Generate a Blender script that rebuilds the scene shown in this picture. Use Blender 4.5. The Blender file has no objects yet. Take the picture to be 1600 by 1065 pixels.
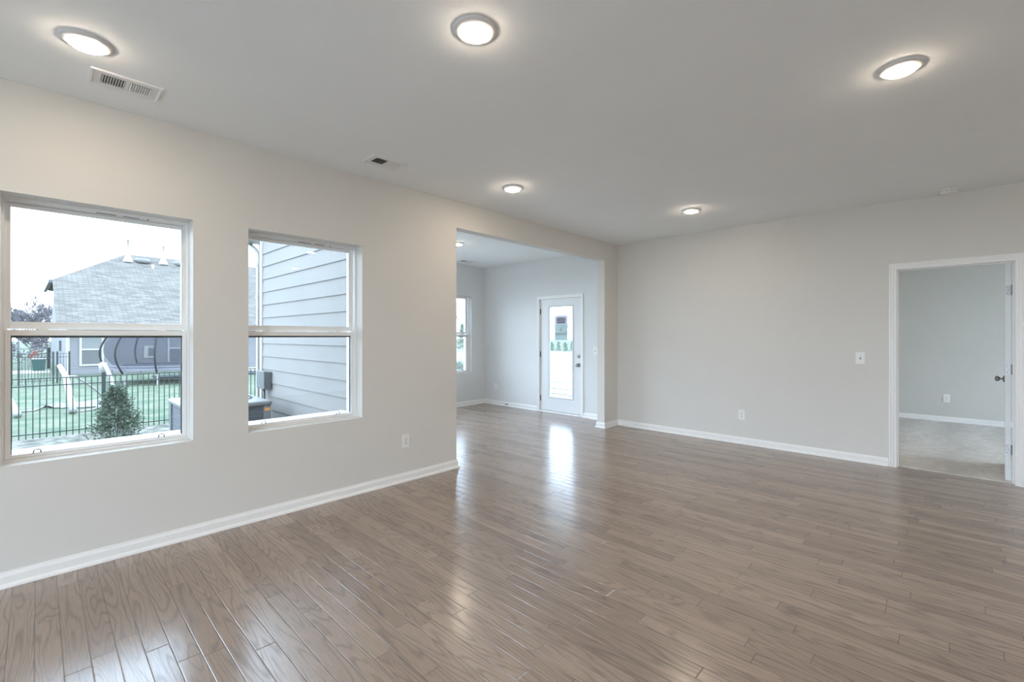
import bpy, bmesh, math, random
from mathutils import Vector, Matrix

# ------------------------------------------------------------------ camera, sky, exposure
SC = bpy.context.scene
COL = SC.collection
XL, YB, ZC = -3.685, 6.155, 2.745          # left wall face, back wall face, ceiling height
cam_d = bpy.data.cameras.new('camera')
cam = bpy.data.objects.new('camera', cam_d)
COL.objects.link(cam)
cam.location = (0, 0, 1.355)
cam.rotation_euler = (math.pi / 2, 0, math.radians(43.949))
cam_d.sensor_fit = 'HORIZONTAL'
cam_d.sensor_width = 36.0
cam_d.lens = 713.5 / 1600 * 36.0
cam_d.shift_y = -7.5 / 1600
cam_d.clip_start = 0.05
cam_d.clip_end = 500
SC.camera = cam

world = bpy.data.worlds.new('overcast_sky')
SC.world = world
world.use_nodes = True
wn = world.node_tree
bg = wn.nodes['Background']
tc = wn.nodes.new('ShaderNodeTexCoord')
sx = wn.nodes.new('ShaderNodeSeparateXYZ')
rp = wn.nodes.new('ShaderNodeValToRGB')
wn.links.new(tc.outputs['Generated'], sx.inputs[0])
wn.links.new(sx.outputs['Z'], rp.inputs[0])
wn.links.new(rp.outputs[0], bg.inputs['Color'])
rp.color_ramp.elements[0].color = (0.66, 0.82, 1.0, 1)
rp.color_ramp.elements[1].color = (0.60, 0.79, 1.0, 1)
SKY = 4.0
bg.inputs['Strength'].default_value = SKY
LAMP = 70.0                                  # radiance of the ceiling lamps' lenses
LAMP_COL = (1.0, 0.84, 0.66, 1)

SC.view_settings.view_transform = 'Standard'
SC.view_settings.look = 'None'
SC.view_settings.gamma = 1.0
SC.view_settings.use_curve_mapping = False
SC.view_settings.exposure = 1.15
try:
    SC.cycles.diffuse_bounces = 8
    SC.cycles.max_bounces = 16
    SC.cycles.transparent_max_bounces = 24
    SC.cycles.sample_clamp_indirect = 6.0
    SC.cycles.use_denoising = True
except Exception:
    pass

# ------------------------------------------------------------------ materials
def new_mat(name):
    m = bpy.data.materials.new(name)
    m.use_nodes = True
    return m, m.node_tree, m.node_tree.nodes['Principled BSDF']

def mat(name, col, rough=0.6, var=0.06, scale=6.0, metal=0.0, bump=0.0, bscale=200.0, spec=0.5):
    m, nt, b = new_mat(name)
    b.inputs['Roughness'].default_value = rough
    b.inputs['Metallic'].default_value = metal
    b.inputs['Specular IOR Level'].default_value = spec
    geo = nt.nodes.new('ShaderNodeNewGeometry')
    nz = nt.nodes.new('ShaderNodeTexNoise')
    nz.inputs['Scale'].default_value = scale
    nz.inputs['Detail'].default_value = 3
    nt.links.new(geo.outputs['Position'], nz.inputs['Vector'])
    mp = nt.nodes.new('ShaderNodeMapRange')
    mp.inputs['From Min'].default_value = 0.3
    mp.inputs['From Max'].default_value = 0.7
    mp.inputs['To Min'].default_value = 1 - var
    mp.inputs['To Max'].default_value = 1 + var
    nt.links.new(nz.outputs['Fac'], mp.inputs[0])
    mx = nt.nodes.new('ShaderNodeVectorMath')
    mx.operation = 'SCALE'
    mx.inputs[0].default_value = col[:3]
    nt.links.new(mp.outputs[0], mx.inputs['Scale'])
    nt.links.new(mx.outputs[0], b.inputs['Base Color'])
    if bump > 0:
        n2 = nt.nodes.new('ShaderNodeTexNoise')
        n2.inputs['Scale'].default_value = bscale
        nt.links.new(geo.outputs['Position'], n2.inputs['Vector'])
        bp = nt.nodes.new('ShaderNodeBump')
        bp.inputs['Strength'].default_value = bump
        bp.inputs['Distance'].default_value = 0.002
        nt.links.new(n2.outputs['Fac'], bp.inputs['Height'])
        nt.links.new(bp.outputs[0], b.inputs['Normal'])
    return m

def emit_mat(name, col, strength):
    m = bpy.data.materials.new(name)
    m.use_nodes = True
    nt = m.node_tree
    nt.nodes.remove(nt.nodes['Principled BSDF'])
    e = nt.nodes.new('ShaderNodeEmission')
    e.inputs[0].default_value = col
    e.inputs[1].default_value = strength
    nt.links.new(e.outputs[0], nt.nodes['Material Output'].inputs[0])
    return m

def glass_mat(name, tint=(0.97, 0.985, 0.99, 1)):
    m = bpy.data.materials.new(name)
    m.use_nodes = True
    nt = m.node_tree
    nt.nodes.remove(nt.nodes['Principled BSDF'])
    t = nt.nodes.new('ShaderNodeBsdfTransparent')
    t.inputs[0].default_value = tint
    g = nt.nodes.new('ShaderNodeBsdfGlossy')
    g.inputs['Roughness'].default_value = 0.0
    f = nt.nodes.new('ShaderNodeFresnel')
    f.inputs[0].default_value = 1.45
    mx = nt.nodes.new('ShaderNodeMixShader')
    nt.links.new(f.outputs[0], mx.inputs[0])
    nt.links.new(t.outputs[0], mx.inputs[1])
    nt.links.new(g.outputs[0], mx.inputs[2])
    nt.links.new(mx.outputs[0], nt.nodes['Material Output'].inputs[0])
    return m

def floor_mat():
    """Hardwood strips running along X: 83 mm boards, random lengths, oak grain."""
    m, nt, b = new_mat('stained_oak_boards')
    N, L = nt.nodes.new, nt.links.new
    def math_(op, a, b_=None, c=None):
        n = N('ShaderNodeMath'); n.operation = op
        for i, v in enumerate((a, b_, c)):
            if v is None: continue
            if isinstance(v, (int, float)): n.inputs[i].default_value = v
            else: L(v, n.inputs[i])
        return n.outputs[0]
    geo = N('ShaderNodeNewGeometry')
    sp = N('ShaderNodeSeparateXYZ'); L(geo.outputs['Position'], sp.inputs[0])
    x, y = sp.outputs['X'], sp.outputs['Y']
    W = 0.0826
    v = math_('DIVIDE', math_('ADD', y, 20.0), W)
    row = math_('FLOOR', v)
    fv = math_('SUBTRACT', v, row)
    wn1 = N('ShaderNodeTexWhiteNoise'); wn1.noise_dimensions = '1D'; L(row, wn1.inputs['W'])
    blen = math_('ADD', math_('MULTIPLY', wn1.outputs['Value'], 0.5), 0.62)
    u = math_('ADD', math_('DIVIDE', math_('ADD', x, 30.0), blen), math_('MULTIPLY', wn1.outputs['Value'], 37.7))
    cell = math_('FLOOR', u)
    fu = math_('SUBTRACT', u, cell)
    cv = N('ShaderNodeCombineXYZ'); L(row, cv.inputs[0]); L(cell, cv.inputs[1])
    wn2 = N('ShaderNodeTexWhiteNoise'); wn2.noise_dimensions = '3D'; L(cv.outputs[0], wn2.inputs['Vector'])
    rnd = wn2.outputs['Value']
    # grain space: shifted by board
    gx = math_('ADD', math_('MULTIPLY', x, 1.0), math_('MULTIPLY', rnd, 61.0))
    gy = math_('ADD', math_('MULTIPLY', y, 1.0), math_('MULTIPLY', rnd, 17.0))
    gv = N('ShaderNodeCombineXYZ'); L(math_('MULTIPLY', gx, 0.9), gv.inputs[0]); L(math_('MULTIPLY', gy, 9.0), gv.inputs[1]); L(math_('MULTIPLY', rnd, 9.0), gv.inputs[2])
    n1 = N('ShaderNodeTexNoise'); n1.inputs['Scale'].default_value = 1.0; n1.inputs['Detail'].default_value = 1.5
    n1.inputs['Distortion'].default_value = 0.25
    L(gv.outputs[0], n1.inputs['Vector'])
    rings = math_('FRACT', math_('MULTIPLY', n1.outputs['Fac'], 15.0))
    rings = math_('ABSOLUTE', math_('SUBTRACT', rings, 0.5))          # 0..0.5 contour bands
    mr = N('ShaderNodeMapRange'); mr.inputs['From Min'].default_value = 0.0; mr.inputs['From Max'].default_value = 0.28
    mr.interpolation_type = 'SMOOTHSTEP'
    L(rings, mr.inputs[0])
    ring = mr.outputs[0]                                              # 0 at dark grain line
    gf = N('ShaderNodeCombineXYZ'); L(math_('MULTIPLY', gx, 9.0), gf.inputs[0]); L(math_('MULTIPLY', gy, 170.0), gf.inputs[1])
    n2 = N('ShaderNodeTexNoise'); n2.inputs['Scale'].default_value = 1.0; n2.inputs['Detail'].default_value = 4.0
    L(gf.outputs[0], n2.inputs['Vector'])
    mr2 = N('ShaderNodeMapRange'); mr2.inputs['From Min'].default_value = 0.35; mr2.inputs['From Max'].default_value = 0.6
    L(n2.outputs['Fac'], mr2.inputs[0])
    pores = mr2.outputs[0]
    # colours
    cr = N('ShaderNodeValToRGB')
    e = cr.color_ramp.elements
    e[0].position = 0.0; e[0].color = FLOOR_A
    e[1].position = 1.0; e[1].color = FLOOR_C
    k = e.new(0.5); k.color = FLOOR_B
    L(rnd, cr.inputs[0])
    dark = math_('MULTIPLY', math_('ADD', math_('MULTIPLY', ring, 0.25), 0.75), math_('ADD', math_('MULTIPLY', pores, 0.16), 0.84))
    # seams
    ev = math_('MULTIPLY', math_('MINIMUM', fv, math_('SUBTRACT', 1.0, fv)), W)
    eu = math_('MULTIPLY', math_('MINIMUM', fu, math_('SUBTRACT', 1.0, fu)), blen)
    edge = math_('MINIMUM', ev, eu)
    ms = N('ShaderNodeMapRange'); ms.inputs['From Min'].default_value = 0.0004; ms.inputs['From Max'].default_value = 0.0022
    L(edge, ms.inputs[0])
    seam = ms.outputs[0]
    tot = math_('MULTIPLY', dark, math_('ADD', math_('MULTIPLY', seam, 0.5), 0.5))
    sc = N('ShaderNodeVectorMath'); sc.operation = 'SCALE'; L(cr.outputs[0], sc.inputs[0]); L(tot, sc.inputs['Scale'])
    L(sc.outputs[0], b.inputs['Base Color'])
    b.inputs['Specular IOR Level'].default_value = 1.0
    rg = math_('ADD', math_('MULTIPLY', math_('SUBTRACT', 1.0, ring), 0.05), FLOOR_ROUGH)
    L(rg, b.inputs['Roughness'])
    # height: bevelled seams, open grain, slight cupping
    mb = N('ShaderNodeMapRange'); mb.inputs['From Min'].default_value = 0.0; mb.inputs['From Max'].default_value = 0.004
    mb.interpolation_type = 'SMOOTHSTEP'
    L(edge, mb.inputs[0])
    n3 = N('ShaderNodeTexNoise'); n3.inputs['Scale'].default_value = 1.0; n3.inputs['Detail'].default_value = 2.0
    g3 = N('ShaderNodeCombineXYZ'); L(math_('MULTIPLY', gx, 3.0), g3.inputs[0]); L(math_('MULTIPLY', gy, 24.0), g3.inputs[1])
    L(g3.outputs[0], n3.inputs['Vector'])
    hgt = math_('ADD', math_('MULTIPLY', mb.outputs[0], 0.0011), math_('ADD', math_('MULTIPLY', ring, 0.00003), math_('MULTIPLY', n3.outputs['Fac'], 0.0005)))
    bp = N('ShaderNodeBump'); bp.inputs['Strength'].default_value = 0.8; bp.inputs['Distance'].default_value = 1.0
    L(hgt, bp.inputs['Height'])
    L(bp.outputs[0], b.inputs['Normal'])
    return m
FLOOR_A = (0.305, 0.230, 0.182, 1)
FLOOR_B = (0.350, 0.266, 0.212, 1)
FLOOR_C = (0.410, 0.315, 0.250, 1)
FLOOR_ROUGH = 0.20

def carpet_mat():
    m, nt, b = new_mat('loop_pile_carpet')
    N, L = nt.nodes.new, nt.links.new
    geo = N('ShaderNodeNewGeometry')
    n = N('ShaderNodeTexNoise'); n.inputs['Scale'].default_value = 6.5; n.inputs['Detail'].default_value = 7; n.inputs['Distortion'].default_value = 2.0
    L(geo.outputs['Position'], n.inputs['Vector'])
    f = N('ShaderNodeTexNoise'); f.inputs['Scale'].default_value = 160; f.inputs['Detail'].default_value = 2
    L(geo.outputs['Position'], f.inputs['Vector'])
    vac = N('ShaderNodeTexWave'); vac.inputs['Scale'].default_value = 0.55; vac.inputs['Distortion'].default_value = 2.5; vac.wave_profile = 'TRI'
    vac.inputs['Detail'].default_value = 1.0
    L(geo.outputs['Position'], vac.inputs['Vector'])
    cr = N('ShaderNodeValToRGB'); e = cr.color_ramp.elements
    e[0].position = 0.42; e[0].color = (0.62, 0.60, 0.575, 1); e[1].position = 0.60; e[1].color = (0.80, 0.78, 0.75, 1)
    mx = N('ShaderNodeMix'); mx.data_type = 'FLOAT'; mx.inputs[0].default_value = 0.45
    L(n.outputs['Fac'], mx.inputs[2]); L(f.outputs['Fac'], mx.inputs[3])
    m2 = N('ShaderNodeMix'); m2.data_type = 'FLOAT'; m2.inputs[0].default_value = 0.12
    L(mx.outputs[0], m2.inputs[2]); L(vac.outputs['Fac'], m2.inputs[3])
    L(m2.outputs[0], cr.inputs[0]); L(cr.outputs[0], b.inputs['Base Color'])
    b.inputs['Roughness'].default_value = 0.95
    b.inputs['Specular IOR Level'].default_value = 0.1
    bp = N('ShaderNodeBump'); bp.inputs['Strength'].default_value = 0.6; bp.inputs['Distance'].default_value = 0.01
    L(f.outputs['Fac'], bp.inputs['Height']); L(bp.outputs[0], b.inputs['Normal'])
    return m

def two_tone(name, a, c, scale, rough=0.9, detail=6, stretch=(1, 1, 1), lo=0.4, hi=0.6, bump=0.3):
    m, nt, b = new_mat(name)
    N, L = nt.nodes.new, nt.links.new
    geo = N('ShaderNodeNewGeometry')
    mp = N('ShaderNodeMapping'); mp.inputs['Scale'].default_value = stretch
    L(geo.outputs['Position'], mp.inputs[0])
    n = N('ShaderNodeTexNoise'); n.inputs['Scale'].default_value = scale; n.inputs['Detail'].default_value = detail
    L(mp.outputs[0], n.inputs['Vector'])
    cr = N('ShaderNodeValToRGB'); e = cr.color_ramp.elements
    e[0].position = lo; e[0].color = (*a, 1); e[1].position = hi; e[1].color = (*c, 1)
    L(n.outputs['Fac'], cr.inputs[0]); L(cr.outputs[0], b.inputs['Base Color'])
    b.inputs['Roughness'].default_value = rough
    b.inputs['Specular IOR Level'].default_value = 0.2
    bp = N('ShaderNodeBump'); bp.inputs['Strength'].default_value = bump; bp.inputs['Distance'].default_value = 0.02
    L(n.outputs['Fac'], bp.inputs['Height']); L(bp.outputs[0], b.inputs['Normal'])
    return m

def shingle_mat():
    m, nt, b = new_mat('asphalt_shingles')
    N, L = nt.nodes.new, nt.links.new
    tcn = N('ShaderNodeTexCoord')
    br = N('ShaderNodeTexBrick')
    br.inputs['Scale'].default_value = 1.0
    br.inputs['Brick Width'].default_value = 0.45
    br.inputs['Row Height'].default_value = 0.16
    br.inputs['Mortar Size'].default_value = 0.012
    br.inputs['Color1'].default_value = (0.100, 0.092, 0.082, 1)
    br.inputs['Color2'].default_value = (0.165, 0.150, 0.132, 1)
    br.inputs['Mortar'].default_value = (0.06, 0.058, 0.054, 1)
    L(tcn.outputs['UV'], br.inputs['Vector'])
    L(br.outputs['Color'], b.inputs['Base Color'])
    b.inputs['Roughness'].default_value = 0.9
    b.inputs['Specular IOR Level'].default_value = 0.1
    return m

M = {}
def mats():
    M['wall'] = mat('greige_wall_paint', (0.715, 0.695, 0.658), 0.55, 0.012, 2.0, bump=0.06, bscale=160, spec=0.3)
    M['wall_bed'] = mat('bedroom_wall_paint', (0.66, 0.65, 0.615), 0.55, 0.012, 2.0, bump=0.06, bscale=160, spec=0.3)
    M['wall_cool'] = mat('pale_grey_wall_paint', (0.75, 0.76, 0.76), 0.55, 0.012, 2.0, bump=0.06, bscale=160, spec=0.3)
    M['ceiling'] = mat('flat_ceiling_paint', (0.87, 0.89, 0.89), 0.8, 0.012, 2.0, bump=0.05, bscale=120, spec=0.2)
    M['trim'] = mat('white_semigloss_trim', (0.88, 0.875, 0.86), 0.32, 0.01)
    M['vinyl'] = mat('white_vinyl', (0.86, 0.855, 0.84), 0.35, 0.01)
    M['door'] = mat('white_painted_door', (0.78, 0.79, 0.80), 0.35, 0.01)
    M['plate'] = mat('white_plastic', (0.87, 0.865, 0.84), 0.35, 0.01)
    M['dark'] = mat('dark_slot', (0.03, 0.03, 0.03), 0.6, 0.0)
    M['spacer'] = mat('black_glazing_spacer', (0.035, 0.05, 0.055), 0.5, 0.0)
    M['nickel'] = mat('satin_nickel', (0.36, 0.35, 0.34), 0.42, 0.02, metal=1.0)
    M['bronze'] = mat('dark_hinge_metal', (0.10, 0.10, 0.10), 0.4, 0.02, metal=0.6)
    M['glass'] = glass_mat('window_glass')
    M['floor'] = floor_mat()
    M['carpet'] = carpet_mat()
    M['trimlight'] = mat('white_lamp_trim', (0.72, 0.71, 0.70), 0.45, 0.01)
    M['lens'] = emit_mat('lit_lens', LAMP_COL, LAMP)
    M['vent'] = mat('white_vent_enamel', (0.80, 0.80, 0.79), 0.4, 0.01)
    M['siding'] = mat('pale_blue_grey_siding', (0.225, 0.208, 0.193), 0.7, 0.03, 3.0, spec=0.15)
    M['siding2'] = mat('blue_grey_siding', (0.17, 0.165, 0.17), 0.7, 0.03, 3.0, spec=0.15)
    M['extrim'] = mat('white_exterior_trim', (0.34, 0.32, 0.30), 0.5, 0.02)
    M['shingle'] = shingle_mat()
    M['lawn'] = two_tone('winter_lawn', (0.058, 0.090, 0.055), (0.120, 0.132, 0.090), 1.6, 0.95, 9)
    M['field'] = two_tone('pale_dry_field', (0.16, 0.165, 0.125), (0.22, 0.205, 0.16), 0.25, 0.95, 6)
    M['gravel'] = two_tone('pale_gravel', (0.075, 0.075, 0.06), (0.19, 0.175, 0.15), 5.0, 0.95, 5, bump=0.8)
    M['dark_tone'] = two_tone('dark_mottled', (0.025, 0.027, 0.03), (0.05, 0.05, 0.055), 5.0, 0.95, 5)
    M['concrete'] = two_tone('pale_concrete', (0.27, 0.25, 0.22), (0.33, 0.31, 0.28), 0.8, 0.9, 4)
    M['reflector'] = two_tone('pale_reflector_slab', (0.42, 0.40, 0.37), (0.5, 0.48, 0.45), 0.8, 0.9, 4)  # for the unseen slabs that bounce daylight indoors
    M['iron'] = mat('dark_green_black_iron', (0.016, 0.024, 0.022), 0.45, 0.02)
    M['pvc'] = mat('white_pipe', (0.26, 0.25, 0.235), 0.4, 0.02)
    M['net'] = mat('white_netting', (0.17, 0.17, 0.16), 0.8, 0.05)
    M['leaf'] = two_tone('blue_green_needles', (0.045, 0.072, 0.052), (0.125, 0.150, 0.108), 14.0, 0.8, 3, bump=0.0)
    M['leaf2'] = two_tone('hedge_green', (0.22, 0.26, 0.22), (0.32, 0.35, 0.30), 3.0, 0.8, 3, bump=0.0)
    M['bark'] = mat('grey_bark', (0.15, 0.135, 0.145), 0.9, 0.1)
    M['bark_haze'] = mat('hazed_bark', (0.24, 0.235, 0.24), 0.9, 0.1)  # haze of the distant trees put into their bark colour
    M['ac'] = mat('blue_grey_cabinet_metal', (0.085, 0.09, 0.10), 0.5, 0.03)
    M['ac_top'] = mat('pale_grey_cabinet_metal', (0.14, 0.135, 0.13), 0.5, 0.03)
    M['ac_post'] = mat('light_grey_cabinet_metal', (0.14, 0.14, 0.145), 0.5, 0.03)
    M['box'] = mat('grey_utility_box', (0.085, 0.09, 0.09), 0.5, 0.03)
    M['orange'] = mat('orange_plastic', (0.26, 0.055, 0.03), 0.5, 0.03)
    M['orangelabel'] = mat('orange_label_print', (0.60, 0.25, 0.08), 0.5, 0.03)
    M['teal'] = mat('teal_plastic', (0.02, 0.075, 0.065), 0.5, 0.05)
    M['mesh'] = mat('dark_trampoline_mesh', (0.04, 0.042, 0.05), 0.8, 0.05)
    M['pad'] = mat('pale_blue_pad', (0.13, 0.125, 0.15), 0.6, 0.05)
    M['foam'] = mat('black_foam', (0.012, 0.012, 0.014), 0.8, 0.05)
    M['shade'] = mat('pale_window_shade', (0.15, 0.155, 0.15), 0.6, 0.03)
    M['screen'] = mat('grey_window_screen', (0.085, 0.085, 0.085), 0.6, 0.03)
    M['paper'] = mat('sage_paper', (0.36, 0.44, 0.43), 0.7, 0.02)
    M['paper_head'] = mat('lilac_grey_paper', (0.48, 0.46, 0.52), 0.7, 0.02)
    M['ink'] = mat('mauve_ink', (0.36, 0.31, 0.40), 0.7, 0.02)
    M['ink_pale'] = mat('pale_ink', (0.60, 0.66, 0.66), 0.7, 0.02)
    M['rubber'] = mat('white_rubber', (0.7, 0.7, 0.7), 0.6, 0.02)
    M['houseA'] = mat('distant_pale_cladding', (0.36, 0.37, 0.42), 0.8, 0.03)
mats()
def translucent(m, amount=0.5):
    nt = m.node_tree; b = nt.nodes['Principled BSDF']; out = nt.nodes['Material Output']
    t = nt.nodes.new('ShaderNodeBsdfTranslucent'); mx = nt.nodes.new('ShaderNodeMixShader'); mx.inputs[0].default_value = amount
    nt.links.new(b.inputs['Base Color'].links[0].from_socket, t.inputs[0])
    nt.links.new(b.outputs[0], mx.inputs[1]); nt.links.new(t.outputs[0], mx.inputs[2]); nt.links.new(mx.outputs[0], out.inputs[0])
for k in ('paper', 'paper_head', 'ink', 'ink_pale'): translucent(M[k], 0.45)

# ------------------------------------------------------------------ mesh helpers
class MB:
    def __init__(s): s.bm = bmesh.new()
    def box(s, x0, x1, y0, y1, z0, z1, bev=0.0):
        b = s.bm if bev == 0 else bmesh.new()
        co = [(x, y, z) for x in (x0, x1) for y in (y0, y1) for z in (z0, z1)]
        v = [b.verts.new(c) for c in co]
        for f in ((0, 1, 3, 2), (4, 6, 7, 5), (0, 4, 5, 1), (2, 3, 7, 6), (0, 2, 6, 4), (1, 5, 7, 3)):
            b.faces.new([v[i] for i in f])
        if bev:
            bmesh.ops.bevel(b, geom=list(b.edges), offset=bev, segments=2, profile=0.5, affect='EDGES')
            s.merge(b)
        return s
    def merge(s, other, mtx=None):
        mp = {}
        for v in other.verts: mp[v] = s.bm.verts.new(mtx @ v.co if mtx else v.co)
        for f in other.faces:
            try: s.bm.faces.new([mp[v] for v in f.verts])
            except ValueError: pass
        other.free()
        return s
    def quad(s, *pts):
        s.bm.faces.new([s.bm.verts.new(p) for p in pts]); return s
    def prism(s, poly, z0, z1, fn=lambda a, b, c: (a, b, c)):
        """extrude a 2D polygon between two heights; fn maps (a, b, height) to a point"""
        lo = [s.bm.verts.new(fn(a, b, z0)) for a, b in poly]
        hi = [s.bm.verts.new(fn(a, b, z1)) for a, b in poly]
        n = len(poly)
        s.bm.faces.new(lo[::-1]); s.bm.faces.new(hi)
        for i in range(n):
            s.bm.faces.new([lo[i], lo[(i + 1) % n], hi[(i + 1) % n], hi[i]])
        return s
    def tube(s, pts, r, seg=8, r_end=None, cap=True):
        pts = [Vector(p) for p in pts]
        n = len(pts); rings = []
        up = None
        for i, p in enumerate(pts):
            d = (pts[min(i + 1, n - 1)] - pts[max(i - 1, 0)]).normalized()
            if up is None:
                up = Vector((0, 0, 1)) if abs(d.z) < 0.9 else Vector((1, 0, 0))
            a = d.cross(up).normalized(); c = a.cross(d).normalized(); up = c
            rr = r if r_end is None else r + (r_end - r) * i / (n - 1)
            rings.append([s.bm.verts.new(p + a * math.cos(t) * rr + c * math.sin(t) * rr)
                          for t in (2 * math.pi * k / seg for k in range(seg))])
        for i in range(n - 1):
            for k in range(seg):
                s.bm.faces.new([rings[i][k], rings[i][(k + 1) % seg], rings[i + 1][(k + 1) % seg], rings[i + 1][k]])
        if cap:
            s.bm.faces.new(rings[0][::-1]); s.bm.faces.new(rings[-1])
        return s
    def lathe(s, prof, origin=(0, 0, 0), axis='Z', seg=32, close=False):
        o = Vector(origin); rings = []
        for r, h in prof:
            ring = []
            for k in range(seg):
                t = 2 * math.pi * k / seg
                a, b = r * math.cos(t), r * math.sin(t)
                c = {'Z': (a, b, h), 'X': (h, a, b), 'Y': (b, h, a)}[axis]
                ring.append(s.bm.verts.new(o + Vector(c)))
            rings.append(ring)
        for i in range(len(rings) - 1):
            for k in range(seg):
                s.bm.faces.new([rings[i][k], rings[i][(k + 1) % seg], rings[i + 1][(k + 1) % seg], rings[i + 1][k]])
        if prof[0][0] > 1e-6: s.bm.faces.new(rings[0][::-1])
        if prof[-1][0] > 1e-6: s.bm.faces.new(rings[-1])
        return s
    def sweep(s, path, prof, fn, closed=False):
        """sweep a profile (out, height) along a 2D path with mitred corners;
        out is measured to the left of the path; fn maps (a, b, height) to a point"""
        n = len(path); P = [Vector(p) for p in path]; secs = []
        for i in range(n):
            d0 = (P[i] - P[i - 1]).normalized() if (i > 0 or closed) else (P[1] - P[0]).normalized()
            d1 = (P[(i + 1) % n] - P[i]).normalized() if (i < n - 1 or closed) else d0
            n0, n1 = Vector((-d0.y, d0.x)), Vector((-d1.y, d1.x))
            mdir = (n0 + n1).normalized(); k = 1.0 / max(0.2, mdir.dot(n0))
            secs.append([s.bm.verts.new(fn(P[i].x + mdir.x * k * o, P[i].y + mdir.y * k * o, h)) for o, h in prof])
        m_ = len(prof)
        for i in range(n if closed else n - 1):
            a, b = secs[i], secs[(i + 1) % n]
            for k in range(m_):
                s.bm.faces.new([a[k], a[(k + 1) % m_], b[(k + 1) % m_], b[k]])
        if not closed:
            s.bm.faces.new(secs[0][::-1]); s.bm.faces.new(secs[-1])
        return s
    def build(s, name, m, parent=None, smooth=False, loc=None):
        bmesh.ops.remove_doubles(s.bm, verts=s.bm.verts, dist=1e-6)
        bmesh.ops.recalc_face_normals(s.bm, faces=s.bm.faces)
        me = bpy.data.meshes.new(name)
        if loc is not None:
            bmesh.ops.translate(s.bm, verts=s.bm.verts, vec=-Vector(loc))
        s.bm.to_mesh(me); s.bm.free()
        me.materials.append(m)
        if smooth:
            for p in me.polygons: p.use_smooth = True
        o = bpy.data.objects.new(name, me)
        COL.objects.link(o)
        if loc is not None: o.location = loc
        if parent is not None: o.parent = parent
        return o

def smooth_by_angle(o, ang=40):
    me = o.data
    bm = bmesh.new(); bm.from_mesh(me)
    for f in bm.faces: f.smooth = True
    for e in bm.edges:
        if len(e.link_faces) == 2 and e.calc_face_angle() > math.radians(ang): e.smooth = False
    bm.to_mesh(me); bm.free()
    return o

def tag(o, label=None, cat=None, group=None, kind=None):
    if label: o['label'] = label
    if cat: o['category'] = cat
    if group: o['group'] = group
    if kind: o['kind'] = kind
    return o

def thing(name, loc, label, cat, group=None, kind=None, rotz=0.0):
    o = bpy.data.objects.new(name, None)
    o.empty_display_size = 0.1
    COL.objects.link(o)
    o.location = loc; o.rotation_euler = (0, 0, rotz)
    return tag(o, label, cat, group, kind)

def copy_tree(o, parent=None):
    c = o.copy(); COL.objects.link(c)
    if parent is not None: c.parent = parent
    for ch in [x for x in bpy.data.objects if x.parent == o]:
        copy_tree(ch, c)
    return c

def struct(mb, name, m, label, cat, smooth=False):
    return tag(mb.build(name, m, None, smooth), label, cat, kind='structure')

def slab(mb, us, vs, holes, w0, w1, fn):
    """solid slab over the grid us x vs with rectangular holes, thickness w0..w1; fn(u, v, w) -> point"""
    us = sorted(set([us[0], us[1]] + [h[i] for h in holes for i in (0, 1)]))
    vs = sorted(set([vs[0], vs[1]] + [h[i] for h in holes for i in (2, 3)]))
    def solid(i, j):
        if i < 0 or j < 0 or i >= len(us) - 1 or j >= len(vs) - 1: return False
        a, b = (us[i] + us[i + 1]) / 2, (vs[j] + vs[j + 1]) / 2
        return not any(h[0] < a < h[1] and h[2] < b < h[3] for h in holes)
    for i in range(len(us) - 1):
        for j in range(len(vs) - 1):
            if not solid(i, j): continue
            a, b, c, d = us[i], us[i + 1], vs[j], vs[j + 1]
            mb.quad(fn(a, c, w0), fn(b, c, w0), fn(b, d, w0), fn(a, d, w0))
            mb.quad(fn(a, c, w1), fn(b, c, w1), fn(b, d, w1), fn(a, d, w1))
            if not solid(i - 1, j): mb.quad(fn(a, c, w0), fn(a, d, w0), fn(a, d, w1), fn(a, c, w1))
            if not solid(i + 1, j): mb.quad(fn(b, c, w0), fn(b, d, w0), fn(b, d, w1), fn(b, c, w1))
            if not solid(i, j - 1): mb.quad(fn(a, c, w0), fn(b, c, w0), fn(b, c, w1), fn(a, c, w1))
            if not solid(i, j + 1): mb.quad(fn(a, d, w0), fn(b, d, w0), fn(b, d, w1), fn(a, d, w1))
    return mb
FX = lambda u, v, w: (w, u, v)        # wall in a plane of constant X: u = Y, v = Z
FY = lambda u, v, w: (u, w, v)        # wall in a plane of constant Y: u = X, v = Z

# ------------------------------------------------------------------ shell
W1 = (-0.143, 0.724, 0.650, 2.140)
W2 = (1.061, 1.950, 0.650, 2.140)
OP = (2.997, 5.784, 0.0, 2.476)
XI = XL - 0.125                         # back of the partition part of the left wall
XE = -3.93                              # outside of the window wall
XS, YS = -6.85, 6.31                    # sunroom: far left wall face, door wall face
YSN, YSE = 2.36, 2.20                   # sunroom near wall: inside face, outside face
W3 = (5.06, 5.954, 0.648, 2.140)
W4 = (2.60, 4.90, 0.10, 2.45)  # unseen wide opening, added to bring daylight into the sunroom
XR, YR = 3.3, -4.6                      # unseen right and rear walls
WR = (-2.9, 3.0, 0.08, 2.40)            # unseen rear opening, added to let in daylight
DB = (-0.414, 0.414, 0.0, 2.044)        # bedroom doorway
DS = (-5.400, -4.470, 0.0, 2.030)       # sunroom door opening
YBED = 9.98
WB = (7.3, 9.2, 0.4, 2.3)               # unseen bedroom window, added to let in daylight

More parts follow.
